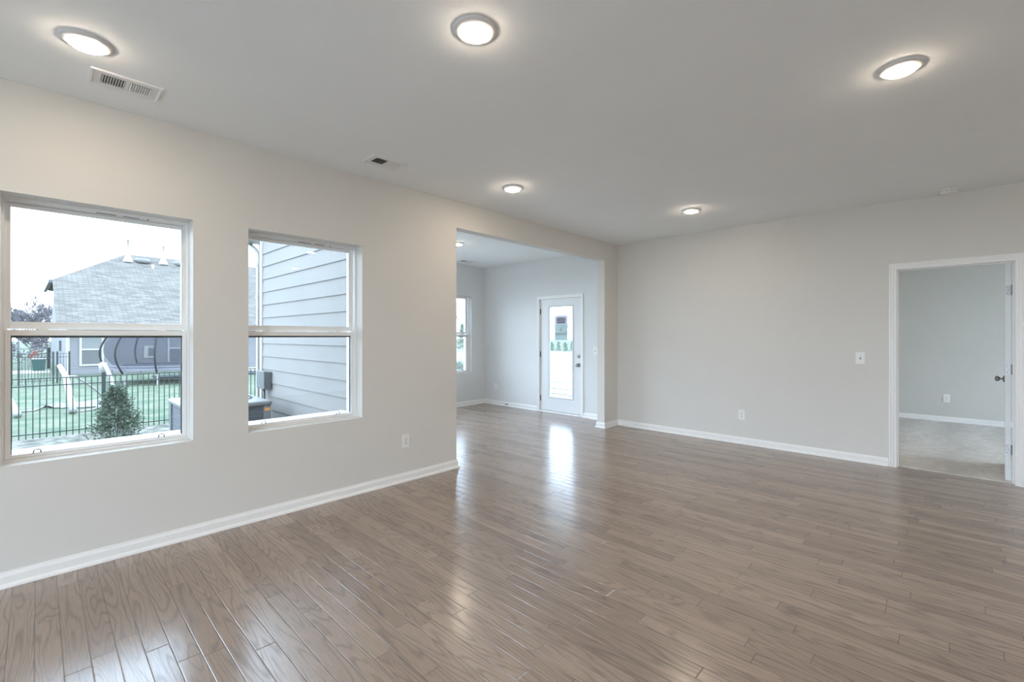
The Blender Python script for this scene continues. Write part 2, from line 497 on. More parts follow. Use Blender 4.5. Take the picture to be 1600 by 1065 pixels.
mb = MB()
slab(mb, (YR - 0.15, YSE), (0, ZC), [W1, W2], XE, XL, FX)
slab(mb, (YSE, YB + 0.115), (0, ZC), [OP], XI, XL, FX)
struct(mb, 'wall_left', M['wall'], 'long greige left wall with two windows and a wide cased opening', 'wall')
struct(slab(MB(), (XL - 0.0, XR + 0.1), (0, ZC), [DB], YB, YB + 0.115, FY), 'wall_back', M['wall'],
       'greige back wall with a bedroom doorway', 'wall')
struct(slab(MB(), (YR - 0.15, YBED), (0, ZC), [WB], XR, XR + 0.15, FX), 'wall_right', M['wall'], 'right wall behind the viewer', 'wall')
struct(slab(MB(), (XE, XR + 0.15), (0, ZC), [WR], YR - 0.15, YR, FY), 'wall_rear', M['wall'], 'rear wall behind the viewer', 'wall')
struct(slab(MB(), (YSE, YS + 0.2), (0, ZC), [W3, W4], XS - 0.2, XS, FX), 'wall_sunroom_left', M['wall_cool'],
       'pale sunroom wall with a window seen through the opening', 'wall')
struct(slab(MB(), (XS, XI), (0, ZC), [DS], YS, YS + 0.2, FY), 'wall_sunroom_back', M['wall_cool'],
       'pale sunroom wall around the glazed exterior door', 'wall')
struct(slab(MB(), (XS, XI), (0, ZC), [], YSE, YSN, FY), 'wall_sunroom_near', M['wall_cool'], 'near sunroom wall behind the left wall', 'wall')
struct(slab(MB(), (-3.2, XR), (0, ZC), [], YBED, YBED + 0.15, FY), 'wall_bedroom_back', M['wall_bed'],
       'pale bedroom wall seen through the doorway', 'wall')
struct(slab(MB(), (YB + 0.115, YBED), (0, ZC), [], -3.35, -3.2, FX), 'wall_bedroom_left', M['wall_bed'], 'left bedroom wall', 'wall')
mb = MB()
mb.box(XE, XR + 0.15, YR - 0.15, YBED + 0.15, ZC, ZC + 0.2)
mb.box(XS - 0.2, XE, YSE, YS + 0.2, ZC, ZC + 0.2)
struct(mb, 'ceiling', M['ceiling'], 'flat pale grey ceiling', 'ceiling')
mb = MB()
mb.box(XE, XR + 0.15, YR - 0.15, YB + 0.06, -0.2, 0.0)
mb.box(XS - 0.2, XE, YSE, YS + 0.2, -0.2, 0.0)
mb.box(XE, XI, YB + 0.06, YS + 0.2, -0.2, 0.0)
struct(mb, 'floor', M['floor'], 'brown stained oak strip floor with a soft shine', 'floor')
struct(MB().box(-3.35, XR, YB + 0.06, YBED + 0.1, -0.2, 0.006), 'floor_bedroom', M['carpet'],
       'pale grey carpet with vacuum marks in the bedroom', 'carpet')

# baseboards: profile (out from wall, height)
BASE = [(0.0, 0.0), (0.027, 0.0), (0.027, 0.006), (0.024, 0.014), (0.018, 0.020), (0.013, 0.022), (0.013, 0.060),
        (0.011, 0.066), (0.007, 0.072), (0.005, 0.083), (0.0, 0.084)]
def baseboard(name, path, label):
    struct(MB().sweep(path, BASE, lambda a, b, h: (a, b, h)), name, M['trim'], label, 'baseboard')
# the path keeps the room on its left, so it runs against the walls' sense
baseboard('baseboard_left', [(XI, YSN + 0.1), (XI, OP[0]), (XL, OP[0]), (XL, YR)], 'white baseboard along the left wall under the windows')
baseboard('baseboard_back', [(-0.478, YB), (XL, YB), (XL, OP[1]), (XI, OP[1]), (XI, YS - 0.02)], 'white baseboard along the back wall and round the pier')
baseboard('baseboard_right', [(XR, YB), (0.478, YB)], 'white baseboard right of the bedroom doorway')
baseboard('baseboard_sunroom', [(-5.435, YS), (XS, YS), (XS, YSN), (XI, YSN)], 'white baseboard round the sunroom corner')
baseboard('baseboard_sunroom_right', [(XI, YS), (-4.435, YS)], 'white baseboard right of the glazed door')
baseboard('baseboard_bedroom', [(XR, YBED), (-3.2, YBED)], 'white baseboard along the bedroom wall')

# bedroom doorway: jamb lining and casing
mb = MB()
jt = 0.0
for x0, x1 in ((DB[0], DB[0] + 0.018), (DB[1] - 0.0, DB[1] + 0.0)):
    pass
mb.box(DB[0] - 0.0, DB[0] + 0.004, YB - 0.001, YB + 0.116, 0, DB[3])
mb.box(DB[1] - 0.004, DB[1], YB - 0.001, YB + 0.116, 0, DB[3])
mb.box(DB[0], DB[1], YB - 0.001, YB + 0.116, DB[3] - 0.004, DB[3])
mb.box(DB[0] + 0.004, DB[0] + 0.014, YB + 0.045, YB + 0.078, 0, DB[3] - 0.004)     # door stops
mb.box(DB[1] - 0.014, DB[1] - 0.004, YB + 0.045, YB + 0.078, 0, DB[3] - 0.004)
mb.box(DB[0] + 0.014, DB[1] - 0.014, YB + 0.045, YB + 0.078, DB[3] - 0.014, DB[3] - 0.004)
struct(mb, 'trim_1', M['trim'], 'white jamb lining of the bedroom doorway', 'door frame')
CAS = [(0.0, 0.0), (0.0, 0.009), (0.006, 0.011), (0.022, 0.011), (0.026, 0.014), (0.044, 0.014), (0.048, 0.018), (0.060, 0.018), (0.064, 0.012), (0.064, 0.0)]
mb = MB().sweep([(DB[1] - 0.002, 0), (DB[1] - 0.002, DB[3] - 0.002), (DB[0] + 0.002, DB[3] - 0.002), (DB[0] + 0.002, 0)],
                [(-o, h) for o, h in CAS], lambda a, b, h: (a, YB - h, b))
struct(mb, 'trim_2', M['trim'], 'white moulded casing around the bedroom doorway', 'door trim')

# ------------------------------------------------------------------ windows (single hung)
def window(name, rect, xin, depth_dir, label, parts=True):
    """vinyl single hung window in a wall of constant X; xin = front of its frame, going outwards along -X"""
    y0, y1, z0, z1 = rect
    root = thing(name, (xin, (y0 + y1) / 2, z0), label, 'window', kind='structure')
    d = lambda k: xin - k
    def P(mb_, nm, m, par=None, smooth=False):
        par = par or root
        o = mb_.build(nm, m, None, smooth, loc=(xin, (y0 + y1) / 2, z0))
        o.parent = par
        if par is root: o.location = (0, 0, 0)
        else: o.location = (0, 0, 0)
        return o
    f = MB()
    t = 0.011
    f.box(d(0.150), d(0.0), y0, y0 + t, z0, z1)
    f.box(d(0.150), d(0.0), y1 - t, y1, z0, z1)
    f.box(d(0.150), d(0.0), y0 + t, y1 - t, z1 - 0.020, z1)
    f.box(d(0.150), d(0.0), y0 + t, y1 - t, z0, z0 + 0.012)
    # parting tracks
    f.box(d(0.060), d(0.052), y0 + t, y0 + 0.022, z0, z1); f.box(d(0.060), d(0.052), y1 - 0.022, y1 - t, z0, z1)
    # outside sill nose
    f.prism([(d(0.090), z0 + 0.028), (d(0.320), z0 + 0.012), (d(0.320), z0 - 0.04), (d(0.090), z0 - 0.04)], y0 - 0.02, y1 + 0.02,
            lambda a, b, c: (a, c, b)) if depth_dir else None
    fo = P(f, 'window_frame', M['vinyl'])
    if parts:
        s = MB()
        L_ = y1 - y0
        for a, b in ((0.45, 0.56), (0.60, 0.69), (0.735, 0.75)):
            s.box(d(0.012), d(0.004), y0 + a * L_, y0 + b * L_, z1 - 0.0225, z1 - 0.019)
        P(s, 'head_slot', M['dark'], fo)
    ya, yb = y0 + t + 0.001, y1 - t - 0.001
    zm = z0 + 0.742
    def sash(nm, xa, xb, za, zb, wb, wt, ws):
        s_ = MB()
        s_.box(d(xb), d(xa), ya, ya + ws, za, zb, 0.002); s_.box(d(xb), d(xa), yb - ws, yb, za, zb, 0.002)
        s_.box(d(xb), d(xa), ya + ws, yb - ws, zb - wt, zb, 0.002); s_.box(d(xb), d(xa), ya + ws, yb - ws, za, za + wb, 0.002)
        so = P(s_, nm, M['vinyl'])
        xm = (xa + xb) / 2
        P(MB().box(d(xm + 0.003), d(xm - 0.003), ya + ws - 0.004, yb - ws + 0.004, za + wb - 0.004, zb - wt + 0.004), 'pane', M['glass'], so)
        return so, xm
    up, _ = sash('upper_sash', 0.062, 0.088, zm + 0.004, z1 - 0.022, 0.042, 0.022, 0.022)
    lo, xm = sash('lower_sash', 0.016, 0.048, z0 + 0.013, zm, 0.020, 0.034, 0.023)
    sp = MB()
    a, b = ya + 0.023, yb - 0.023
    zt = zm - 0.034
    sp.box(d(0.047), d(0.036), a, b, zt - 0.012, zt + 0.001); sp.box(d(0.047), d(0.036), b - 0.006, b + 0.001, z0 + 0.034, zt)
    sp.box(d(0.047), d(0.036), a - 0.001, a + 0.004, z0 + 0.034, zt)
    P(sp, 'glazing_spacer', M['spacer'], lo)
    if parts:
        for q in (0.19, 0.83):
            yy = y0 + q * (y1 - y0)
            k = MB(); k.box(d(0.044), d(0.018), yy - 0.022, yy + 0.022, zm, zm + 0.008, 0.002); k.box(d(0.036), d(0.024), yy - 0.010, yy + 0.016, zm + 0.008, zm + 0.014, 0.002)
            P(k, 'sash_lock', M['vinyl'], lo)
        for q in (0.16, 0.825):
            yy = y0 + q * (y1 - y0)
            pts = [(d(0.0125), yy - 0.016, z0 + 0.031), (d(0.0125), yy - 0.013, z0 + 0.046), (d(0.0125), yy - 0.008, z0 + 0.051),
                   (d(0.0125), yy + 0.008, z0 + 0.051), (d(0.0125), yy + 0.013, z0 + 0.046), (d(0.0125), yy + 0.016, z0 + 0.031)]
            P(MB().tube(pts, 0.0028, 6), 'screen_tab', M['dark'], lo)
    # stool on the drywall return
    return root
window('window_1', W1, -3.800, True, 'left window with a neighbouring house and fenced yard beyond')
window('window_2', W2, -3.800, True, 'second window with pale lap siding right outside')
window('window_3', W3, XS - 0.08, False, 'sunroom window partly hidden by the left wall')
mb = MB()
for y in (W4[0], (W4[0] + W4[1]) / 2 - 0.03, W4[1] - 0.06): mb.box(XS - 0.14, XS - 0.06, y, y + 0.06, W4[2], W4[3])
for z in (W4[2], W4[3] - 0.06): mb.box(XS - 0.14, XS - 0.06, W4[0] + 0.06, W4[1] - 0.06, z, z + 0.06)
struct(mb, 'added_opening_frame', M['vinyl'], 'unseen white sliding door frame, added to let daylight into the sunroom', 'window frame')

# ------------------------------------------------------------------ sunroom exterior door
door = thing('door_1', (DS[0] + 0.012, YS, 0), 'white exterior door with a full glass pane in the sunroom', 'door', kind='structure')
def part(mb_, name, m, parent, smooth=False, label=None):
    base = Vector((0, 0, 0)); p = parent
    while p is not None: base += p.location; p = p.parent
    o = mb_.build(name, m, None, smooth, loc=base)
    o.location = (0, 0, 0); o.parent = parent
    if label: o['label'] = label
    return o
SX0, SX1 = DS[0] + 0.013, DS[1] - 0.013
GX0, GX1, GZ0, GZ1 = -5.193, -4.672, 0.285, 1.868
YD = YS + 0.028
panel = part(slab(MB(), (SX0, SX1), (0.032, 2.014), [(GX0, GX1, GZ0, GZ1)], YD, YD + 0.044, FY), 'door_slab', M['door'], door)
GF = [(0.0, 0.0), (0.0, 0.012), (0.010, 0.014), (0.022, 0.008), (0.026, 0.0)]
part(MB().sweep([(GX0, GZ0), (GX1, GZ0), (GX1, GZ1), (GX0, GZ1)], [(-o, h) for o, h in GF], lambda a, b, h: (a, YD - h, b), closed=True), 'glass_frame', M['door'], panel)
part(MB().box(GX0 - 0.005, GX1 + 0.005, YD + 0.018, YD + 0.026, GZ0 - 0.005, GZ1 + 0.005), 'pane', M['glass'], panel)
fr = MB()
fr.box(DS[0] - 0.002, DS[0] + 0.010, YS - 0.006, YS + 0.13, 0, DS[3])
fr.box(DS[1] - 0.010, DS[1] + 0.002, YS - 0.006, YS + 0.13, 0, DS[3])
fr.box(DS[0], DS[1], YS - 0.006, YS + 0.13, DS[3] - 0.012, DS[3])
fr.sweep([(DS[1] - 0.006, 0), (DS[1] - 0.006, DS[3] - 0.006), (DS[0] + 0.006, DS[3] - 0.006), (DS[0] + 0.006, 0)], [(-o * 0.8, h) for o, h in CAS], lambda a, b, h: (a, YS - h, b))
part(fr, 'door_frame', M['trim'], door)
part(MB().box(DS[0] + 0.010, DS[1] - 0.010, YS - 0.02, YS + 0.19, 0, 0.026, 0.003), 'threshold', M['trim'], door)
part(MB().box(SX0, SX1, YD + 0.004, YD + 0.040, 0.026, 0.032), 'door_sweep', M['dark'], door)
for z in (1.80, 1.03, 0.24):
    h = MB(); h.tube([(SX0 - 0.005, YD - 0.006, z - 0.05), (SX0 - 0.005, YD - 0.006, z + 0.05)], 0.007, 10)
    h.box(SX0 - 0.003, SX0 + 0.010, YD - 0.003, YD, z - 0.05, z + 0.05)
    part(h, 'hinge', M['bronze'], door)
def knob(parent, x, y, z, dirv, name='door_knob', m='nickel'):
    o = MB()
    pr = [(0.0, 0.0), (0.033, 0.0), (0.033, 0.006), (0.028, 0.010), (0.011, 0.012), (0.010, 0.030), (0.018, 0.036), (0.027, 0.046), (0.029, 0.056), (0.025, 0.066), (0.014, 0.071), (0.0, 0.072)]
    ax = 'Y' if dirv in ('-Y', '+Y') else 'X'
    sg = -1 if dirv[0] == '-' else 1
    o.lathe([(r, sg * h) for r, h in pr], (x, y, z), ax, 24)
    return part(o, name, M[m], parent, True)
knob(panel, -4.548, YD, 0.865, '-Y')
db = MB().lathe([(0.0, 0.0), (0.030, 0.0), (0.030, -0.010), (0.024, -0.016), (0.0, -0.017)], (-4.548, YD, 1.013), 'Y', 24)
db.box(-4.565, -4.531, YD - 0.030, YD - 0.014, 1.008, 1.018, 0.002)
part(db, 'deadbolt', M['nickel'], panel)
# notice taped on the glass
sg = thing('door_notice', (-4.93, YD + 0.017, 1.50), 'sage green and lilac paper notice taped on the glass of the sunroom door', 'notice')
NX0, NX1, NZ0, NZ1, NY = -5.075, -4.793, 1.285, 1.717, YD + 0.0165
part(MB().quad((NX0, NY, NZ0), (NX1, NY, NZ0), (NX1, NY, NZ1 - 0.15), (NX0, NY, NZ1 - 0.15)), 'notice_body', M['paper'], sg)
part(MB().quad((NX0, NY, NZ1 - 0.15), (NX1, NY, NZ1 - 0.15), (NX1, NY, NZ1), (NX0, NY, NZ1)), 'notice_header', M['paper_head'], sg, label='lilac grey header')
em = MB()
def rrect(x0, x1, z0, z1, r, n=6):
    p = []
    for cx_, cz_, a0 in ((x1 - r, z1 - r, 0), (x0 + r, z1 - r, 90), (x0 + r, z0 + r, 180), (x1 - r, z0 + r, 270)):
        for k in range(n + 1):
            a = math.radians(a0 + 90 * k / n); p.append((cx_ + r * math.cos(a), cz_ + r * math.sin(a)))
    return p
em.prism(rrect(NX0 + 0.045, NX1 - 0.045, NZ1 - 0.137, NZ1 - 0.035, 0.03), NY - 0.0012, NY - 0.0007, lambda a, b, c: (a, c, b))
part(em, 'emblem', M['ink'], sg, label='mauve rounded emblem')
em = MB()
em.box(NX0 + 0.06, NX1 - 0.06, NY - 0.0018, NY - 0.0013, NZ1 - 0.072, NZ1 - 0.060)
em.box(NX0 + 0.05, NX1 - 0.05, NY - 0.0018, NY - 0.0013, NZ1 - 0.105, NZ1 - 0.090)
part(em, 'emblem_line', M['ink_pale'], sg)
em = MB()
em.prism([(NX0 + 0.10, NZ0 + 0.155), (NX1 - 0.10, NZ0 + 0.155), (NX1 - 0.125, NZ0 + 0.215), (NX0 + 0.125, NZ0 + 0.215)], NY - 0.0012, NY - 0.0007, lambda a, b, c: (a, c, b))
em.box(NX0 + 0.025, NX1 - 0.015, NY - 0.0012, NY - 0.0007, NZ0 + 0.085, NZ0 + 0.130)
part(em, 'pale_print', M['ink_pale'], sg)
st = tag(MB().quad((GX1 - 0.105, NY, GZ0 + 0.012), (GX1 - 0.012, NY, GZ0 + 0.012), (GX1 - 0.012, NY, GZ0 + 0.055), (GX1 - 0.105, NY, GZ0 + 0.055)).build('glass_sticker', M['ink_pale'], None, loc=(GX1 - 0.06, NY, GZ0 + 0.012)),
         'small pale sticker in the lower right corner of the door glass', 'sticker')
st.location = (GX1 - 0.06, NY, GZ0 + 0.012)

# ------------------------------------------------------------------ bedroom door leaf, standing open
BR = math.radians(-3.0)
leaf = thing('door_2', (0.392, YB + 0.118, 0), 'white panel door standing open into the bedroom, seen edge on', 'door', kind='structure', rotz=BR)
lf = MB()
LT, LW = 0.0365, 0.79
# local: thickness along -X, width along +Y; recessed panels on both faces
HO = [(0.11, 0.68, 0.25, 0.92), (0.11, 0.68, 1.06, 1.90)]
slab(lf, (0, LW), (0.012, 2.032), HO, -LT, 0, FX)
for h in HO: lf.box(-LT + 0.010, -0.010, h[0] - 0.002, h[1] + 0.002, h[2] - 0.002, h[3] + 0.002)
lo_ = lf.build('door_slab', M['door'], leaf)
for z in (1.784, 1.045, 0.300):
    h = MB()
    pl = rrect(-0.034, 0.0, z - 0.047, z + 0.047, 0.010, 4)
    h.prism(pl, -0.0022, -0.0002, lambda a, b, c: (a, c, b))
    h.tube([(0.006, -0.006, z - 0.047), (0.006, -0.006, z + 0.047)], 0.006, 10)
    ho = h.build('hinge', M['nickel'], leaf)
    s = MB()
    for k in (-0.03, 0.0, 0.03):
        s.lathe([(0.0, -0.0028), (0.0036, -0.0028), (0.0036, -0.0021), (0.0, -0.0021)], (-0.022 + (0.008 if k == 0 else 0), 0, z + k), 'Y', 10)
    so = s.build('hinge_screw', M['dark'], ho)
o = MB().lathe([(0.0, 0.0), (0.033, 0.0), (0.033, -0.006), (0.028, -0.010), (0.011, -0.012), (0.010, -0.030), (0.018, -0.036), (0.027, -0.046), (0.029, -0.056), (0.025, -0.066), (0.0, -0.072)],
               (-LT, LW - 0.065, 0.91), 'X', 24)
o.build('door_knob', M['nickel'], leaf, True)

# ------------------------------------------------------------------ ceiling lamps
def downlight(loc, label):
    r = thing('recessed_downlight', loc, label, 'ceiling light', 'ceiling downlights')
    MB().lathe([(0.0, 0.0), (0.100, 0.0), (0.100, -0.004), (0.096, -0.008), (0.068, -0.019), (0.064, -0.017), (0.060, -0.006), (0.0, -0.006)], (0, 0, 0), 'Z', 48).build('lamp_trim', M['trimlight'], r, True)
    MB().lathe([(0.0605, -0.008), (0.0625, -0.020), (0.0605, -0.0245), (0.052, -0.0275), (0.0, -0.029)], (0, 0, 0), 'Z', 48).build('lens', M['lens'], r, True)
    return r
LIGHTS = [(-2.945, 0.160, 'upper left ceiling downlight, beside the register over the left window'),
          (-1.560, 1.378, 'nearest ceiling downlight, top centre of the view'),
          (-0.193, 3.102, 'ceiling downlight at the upper right, in front of the bedroom doorway'),
          (-2.963, 3.085, 'ceiling downlight just in front of the wide opening'),
          (-2.072, 4.996, 'smallest main room downlight, nearest the greige back wall'),
          (-5.334, 4.359, 'downlight in the sunroom ceiling, half hidden by the opening edge'),
          (1.25, 0.2, 'added fill downlight behind and right of the viewer'),  # from here on unseen lamps, added to brighten the rooms
          (1.8, 3.6, 'added fill downlight beyond the right edge of the view'),
          (-1.2, -1.4, 'added fill downlight behind the viewer'),
          (1.7, 1.9, 'added fill downlight right of the viewer'),
          (2.1, 5.2, 'added fill downlight by the back wall beyond the right edge'),
          (0.6, -1.7, 'added fill downlight behind the viewer towards the right'),
          (2.4, -1.0, 'added fill downlight in the rear right corner'),
          (-1.1, 7.5, 'added bedroom fill downlight left of the doorway, out of sight'),  # unseen pair, added to lift the bedroom wall and carpet
          (0.8, 7.5, 'added bedroom fill downlight right of the doorway, out of sight')]
first = None
for x, y, lb in LIGHTS:
    if first is None:
        first = downlight((x, y, ZC), lb)
    else:
        c = copy_tree(first); c.location = (x, y, ZC); c['label'] = lb

# ------------------------------------------------------------------ ceiling registers
def register(loc, label):
    r = thing('ceiling_vent', loc, label, 'vent', 'ceiling air registers')
    fr = MB()
    holes = [(-0.105, -0.006, -0.052, 0.052), (0.012, 0.105, -0.052, 0.052)]
    slab(fr, (-0.150, 0.150), (-0.100, 0.100), holes, -0.006, 0.0, lambda u, v, w: (v, u, w))
    fr.sweep([(-0.1, -0.15), (0.1, -0.15), (0.1, 0.15), (-0.1, 0.15)], [(0, -0.006), (0.014, -0.006), (0.009, -0.011), (0.0, -0.010)], lambda a, b, h: (a, b, h), closed=True)
    fr.build('vent_frame', M['vent'], r)
    MB().box(-0.056, 0.056, -0.110, 0.110, -0.0015, -0.0003).build('vent_duct', M['dark'], r)
    for (a, b), tilt in zip(((-0.105, -0.006), (0.012, 0.105)), (1, -1)):
        f_ = MB()
        n = 9
        for k in range(n):
            yc = a + (b - a) * (k + 0.5) / n
            hw = 0.0031
            f_.prism([(yc - hw - 0.0005, -0.0105 if tilt > 0 else -0.0055), (yc - hw + 0.0005, -0.0105 if tilt > 0 else -0.0055),
                      (yc + hw + 0.0005, -0.0055 if tilt > 0 else -0.0105), (yc + hw - 0.0005, -0.0055 if tilt > 0 else -0.0105)],
                     -0.052, 0.052, lambda p, q, c: (c, p, q))
        f_.build('louvre_bank', M['vent'], r)
    return r
v = register((-3.287, 0.338, ZC), 'white ceiling register beside the upper left downlight, over the left window')
c = copy_tree(v); c.location = (-3.265, 1.930, ZC); c['label'] = 'white ceiling register above the wall between the second window and the opening'
c = copy_tree(v); c.location = (-6.499, 5.509, ZC); c['label'] = 'white ceiling register in the sunroom near its far corner'

# smoke detector
r = thing('smoke_detector', (-0.021, 5.985, ZC), 'round white smoke detector on the ceiling against the back wall', 'smoke detector')
MB().lathe([(0.0, 0.0), (0.068, 0.0), (0.068, -0.010), (0.062, -0.012), (0.060, -0.030), (0.052, -0.038), (0.0, -0.040)], (0, 0, 0), 'Z', 36).build('detector_body', M['plate'], r, True)
s = MB()
for k in range(10):
    a = 2 * math.pi * k / 10
    s.merge(MB().box(0.0575, 0.0625, -0.009, 0.009, -0.0205, -0.0175).bm, Matrix.Rotation(a, 4, 'Z'))
s.build('detector_slot', M['dark'], r)

# ------------------------------------------------------------------ wall plates
def outlet(loc, rotz, label):
    """duplex outlet on a wall; local: face looks along -Y"""
    r = thing('wall_outlet', loc, label, 'outlet', 'duplex wall outlets', rotz=rotz)
    MB().box(-0.038, 0.038, -0.0065, 0.0, -0.062, 0.062, 0.0028).build('cover_plate', M['plate'], r)
    for z in (-0.0205, 0.0205):
        q = MB().prism(rrect(-0.017, 0.017, z - 0.0145, z + 0.0145, 0.010), -0.0085, -0.006, lambda a, b, c: (a, c, b)).build('receptacle', M['plate'], r)
        s = MB()
        s.box(-0.0085, -0.0055, -0.0090, -0.0080, z - 0.002, z + 0.008); s.box(0.0055, 0.0085, -0.0090, -0.0080, z - 0.002, z + 0.008)
        s.lathe([(0.0, -0.0090), (0.003, -0.0090), (0.003, -0.0080), (0.0, -0.0080)], (0, 0, z - 0.0085), 'Y', 10)
        s.build('socket_slot', M['dark'], q)
    MB().lathe([(0.0, -0.0078), (0.0030, -0.0078), (0.0030, -0.0060), (0.0, -0.0060)], (0, 0, 0), 'Y', 10).build('plate_screw', M['nickel'], r)
    return r
o1 = outlet((XL, 2.389, 0.375), math.radians(90), 'white duplex outlet on the left wall between second window and opening')
for loc, rz, lb in (((-1.911, YB, 0.363), 0, 'white duplex outlet low on the back wall left of the bedroom doorway'),
                    ((-0.064, YBED, 0.372), 0, 'white duplex outlet on the bedroom wall seen through the doorway'),
                    ((-6.525, YS, 0.364), 0, 'pale duplex outlet on the sunroom wall left of the glazed door')):
    c = copy_tree(o1); c.location = loc; c.rotation_euler = (0, 0, rz); c['label'] = lb
def switch(loc, label):
    r = thing('light_switch', loc, label, 'light switch', 'toggle light switches')
    MB().box(-0.041, 0.041, -0.0065, 0.0, -0.064, 0.064, 0.0028).build('cover_plate', M['plate'], r)
    MB().prism([(-0.0065, 0.010), (-0.0065, 0.020), (-0.016, 0.017), (-0.016, 0.011)], -0.005, 0.005, lambda a, b, c: (c, a, b - 0.010)).build('toggle', M['plate'], r)
    MB().box(-0.006, 0.006, -0.0069, -0.0060, -0.013, 0.013).build('toggle_slot', M['dark'], r)
    return r
s1 = switch((-0.713, YB, 1.120), 'white toggle switch on the back wall beside the bedroom doorway')
c = copy_tree(s1); c.location = (-4.190, YS, 1.115); c['label'] = 'white toggle switch on the sunroom wall right of the glazed door'
# spring door stop on sunroom baseboard
ds = thing('door_stop', (-6.20, YS - 0.013, 0.040), 'small spring door stop on the sunroom baseboard', 'door stop')
MB().lathe([(0.0, 0.0), (0.012, 0.0), (0.012, -0.006), (0.006, -0.010), (0.006, -0.060), (0.0, -0.061)], (0, 0, 0), 'Y', 14).build('spring', M['bronze'], ds, True)
MB().lathe([(0.0, -0.058), (0.009, -0.058), (0.009, -0.076), (0.0, -0.078)], (0, 0, 0), 'Y', 14).build('rubber_tip', M['rubber'], ds, True)

# ================================================================== outside
GZ = -0.64
struct(MB().box(-260, 160, -160, 260, GZ - 0.3, GZ), 'ground_lawn', M['lawn'], 'pale green winter lawn around the house', 'lawn')
struct(MB().box(-12.8, XE, -6.0, YSE, GZ, GZ + 0.02), 'ground_gravel', M['gravel'], 'pale gravel bed between the house and the black fence', 'gravel')
struct(MB().box(-60, 60, 20.0, 48.0, GZ, GZ + 0.01), 'ground_field', M['field'], 'pale dry field beyond the glazed door', 'field')
struct(MB().box(-40, 30, 8.5, 18.4, GZ, GZ + 0.03), 'ground_paving', M['concrete'], 'pale paving beyond the glazed door', 'paving')
struct(MB().box(-40, 30, 18.4, 19.9, GZ, GZ + 0.02), 'ground_clay', mat('reddish_clay', (0.28, 0.18, 0.14), 0.9, 0.1, 2.0), 'strip of reddish soil beyond the paving', 'soil')
struct(MB().box(-28.6, -26.6, 3.9, 9.0, GZ, GZ + 0.05), 'ground_strip', M['dark_tone'], 'dark strip of ground by the neighbouring house', 'dark_tone')  # low dark strip laid on the lawn
struct(MB().box(-38.6, -35.2, -9, 0.5, GZ, GZ + 0.02), 'ground_path', M['concrete'], 'pale path beyond the gate', 'path')
for i, yy in enumerate((12.2, 13.4, 15.2)):
    struct(MB().box(-40, 30, yy, yy + 0.12, GZ + 0.03, GZ + 0.05), 'ground_kerb' if i == 0 else 'ground_kerb.%03d' % i, M['field'], 'low kerb across the paving', 'kerb')

def lap(mb, u0, u1, z0, z1, e, base, sgn, axis, phase=0.0):
    """clapboards: each course leans out at its bottom edge"""
    z = z1 - phase
    edges = [z1] if phase > 1e-6 else []
    while z > z0 + 1e-4:
        edges.append(z); z -= e
    edges.append(z0)
    for a, b in zip(edges[1:], edges[:-1]):
        poly = [(base, a), (base + sgn * 0.017, a), (base + sgn * 0.006, b), (base, b)]
        if axis == 'Y': mb.prism(poly, u0, u1, lambda p, q, c: (c, p, q))
        else: mb.prism(poly, u0, u1, lambda p, q, c: (p, c, q))
    return mb
struct(lap(MB(), XS - 0.2, XE, -0.34, 2.72, 0.178, YSE, -1, 'Y', phase=2.72 - 2.501), 'wall_siding', M['siding'],
       'pale blue grey lap siding outside the second window', 'siding')
mb = MB()
mb.box(XS - 0.225, XS - 0.115, YSE - 0.030, YSE + 0.10, -0.34, 2.72)
mb.box(XS - 0.230, XS - 0.2, YSE - 0.03, YSE + 0.12, -0.34, 2.72)
struct(mb, 'trim_3', M['extrim'], 'white corner board of the lap siding', 'corner board')
mb = MB().box(XS - 0.62, XS - 0.2, YSE - 0.25, YS + 0.3, 2.72, 2.90)
struct(mb, 'trim_4', M['extrim'], 'white soffit and fascia at the sunroom eave', 'eave')
struct(MB().box(XS - 0.2, XI, YSE, YS + 0.2, -0.63, -0.2), 'wall_foundation', M['concrete'], 'foundation under the sunroom', 'foundation')

struct(MB().box(XR + 0.15, 14, -14, 14, GZ, GZ + 0.03), 'ground_reflector', M['reflector'], 'unseen pale slab beside the house, added to bounce daylight inside', 'reflector')  # out of view; these slabs are added to throw daylight onto the ceilings
struct(MB().box(-3.9, XR + 0.15, -14, YR - 0.15, GZ, GZ + 0.03), 'ground_reflector.001', M['reflector'], 'unseen pale slab behind the house, added to bounce daylight inside', 'reflector')
struct(MB().box(-11.5, XS - 0.2, YSE, 6.6, GZ, GZ + 0.03), 'ground_reflector.002', M['reflector'], 'unseen pale slab outside the sunroom, added to bounce daylight inside', 'reflector')
# downspout
dsp = thing('downspout', (-7.125, 2.185, 2.55), 'white downspout with a curved elbow at the siding corner', 'downspout')
pt = [(-7.46, 2.17, 2.72), (-7.42, 2.172, 2.675), (-7.34, 2.175, 2.645), (-7.24, 2.178, 2.60), (-7.165, 2.18, 2.53), (-7.128, 2.183, 2.44), (-7.125, 2.185, 2.32)]
part(MB().tube(pt, 0.030, 12), 'elbow', M['extrim'], dsp, True)
part(MB().box(-7.155, -7.095, 2.155, 2.205, -0.5, 2.34, 0.008), 'pipe', M['extrim'], dsp)
for z in (0.35, 1.9):
    part(MB().box(-7.160, -7.090, 2.150, 2.215, z, z + 0.03), 'strap', M['extrim'], dsp)

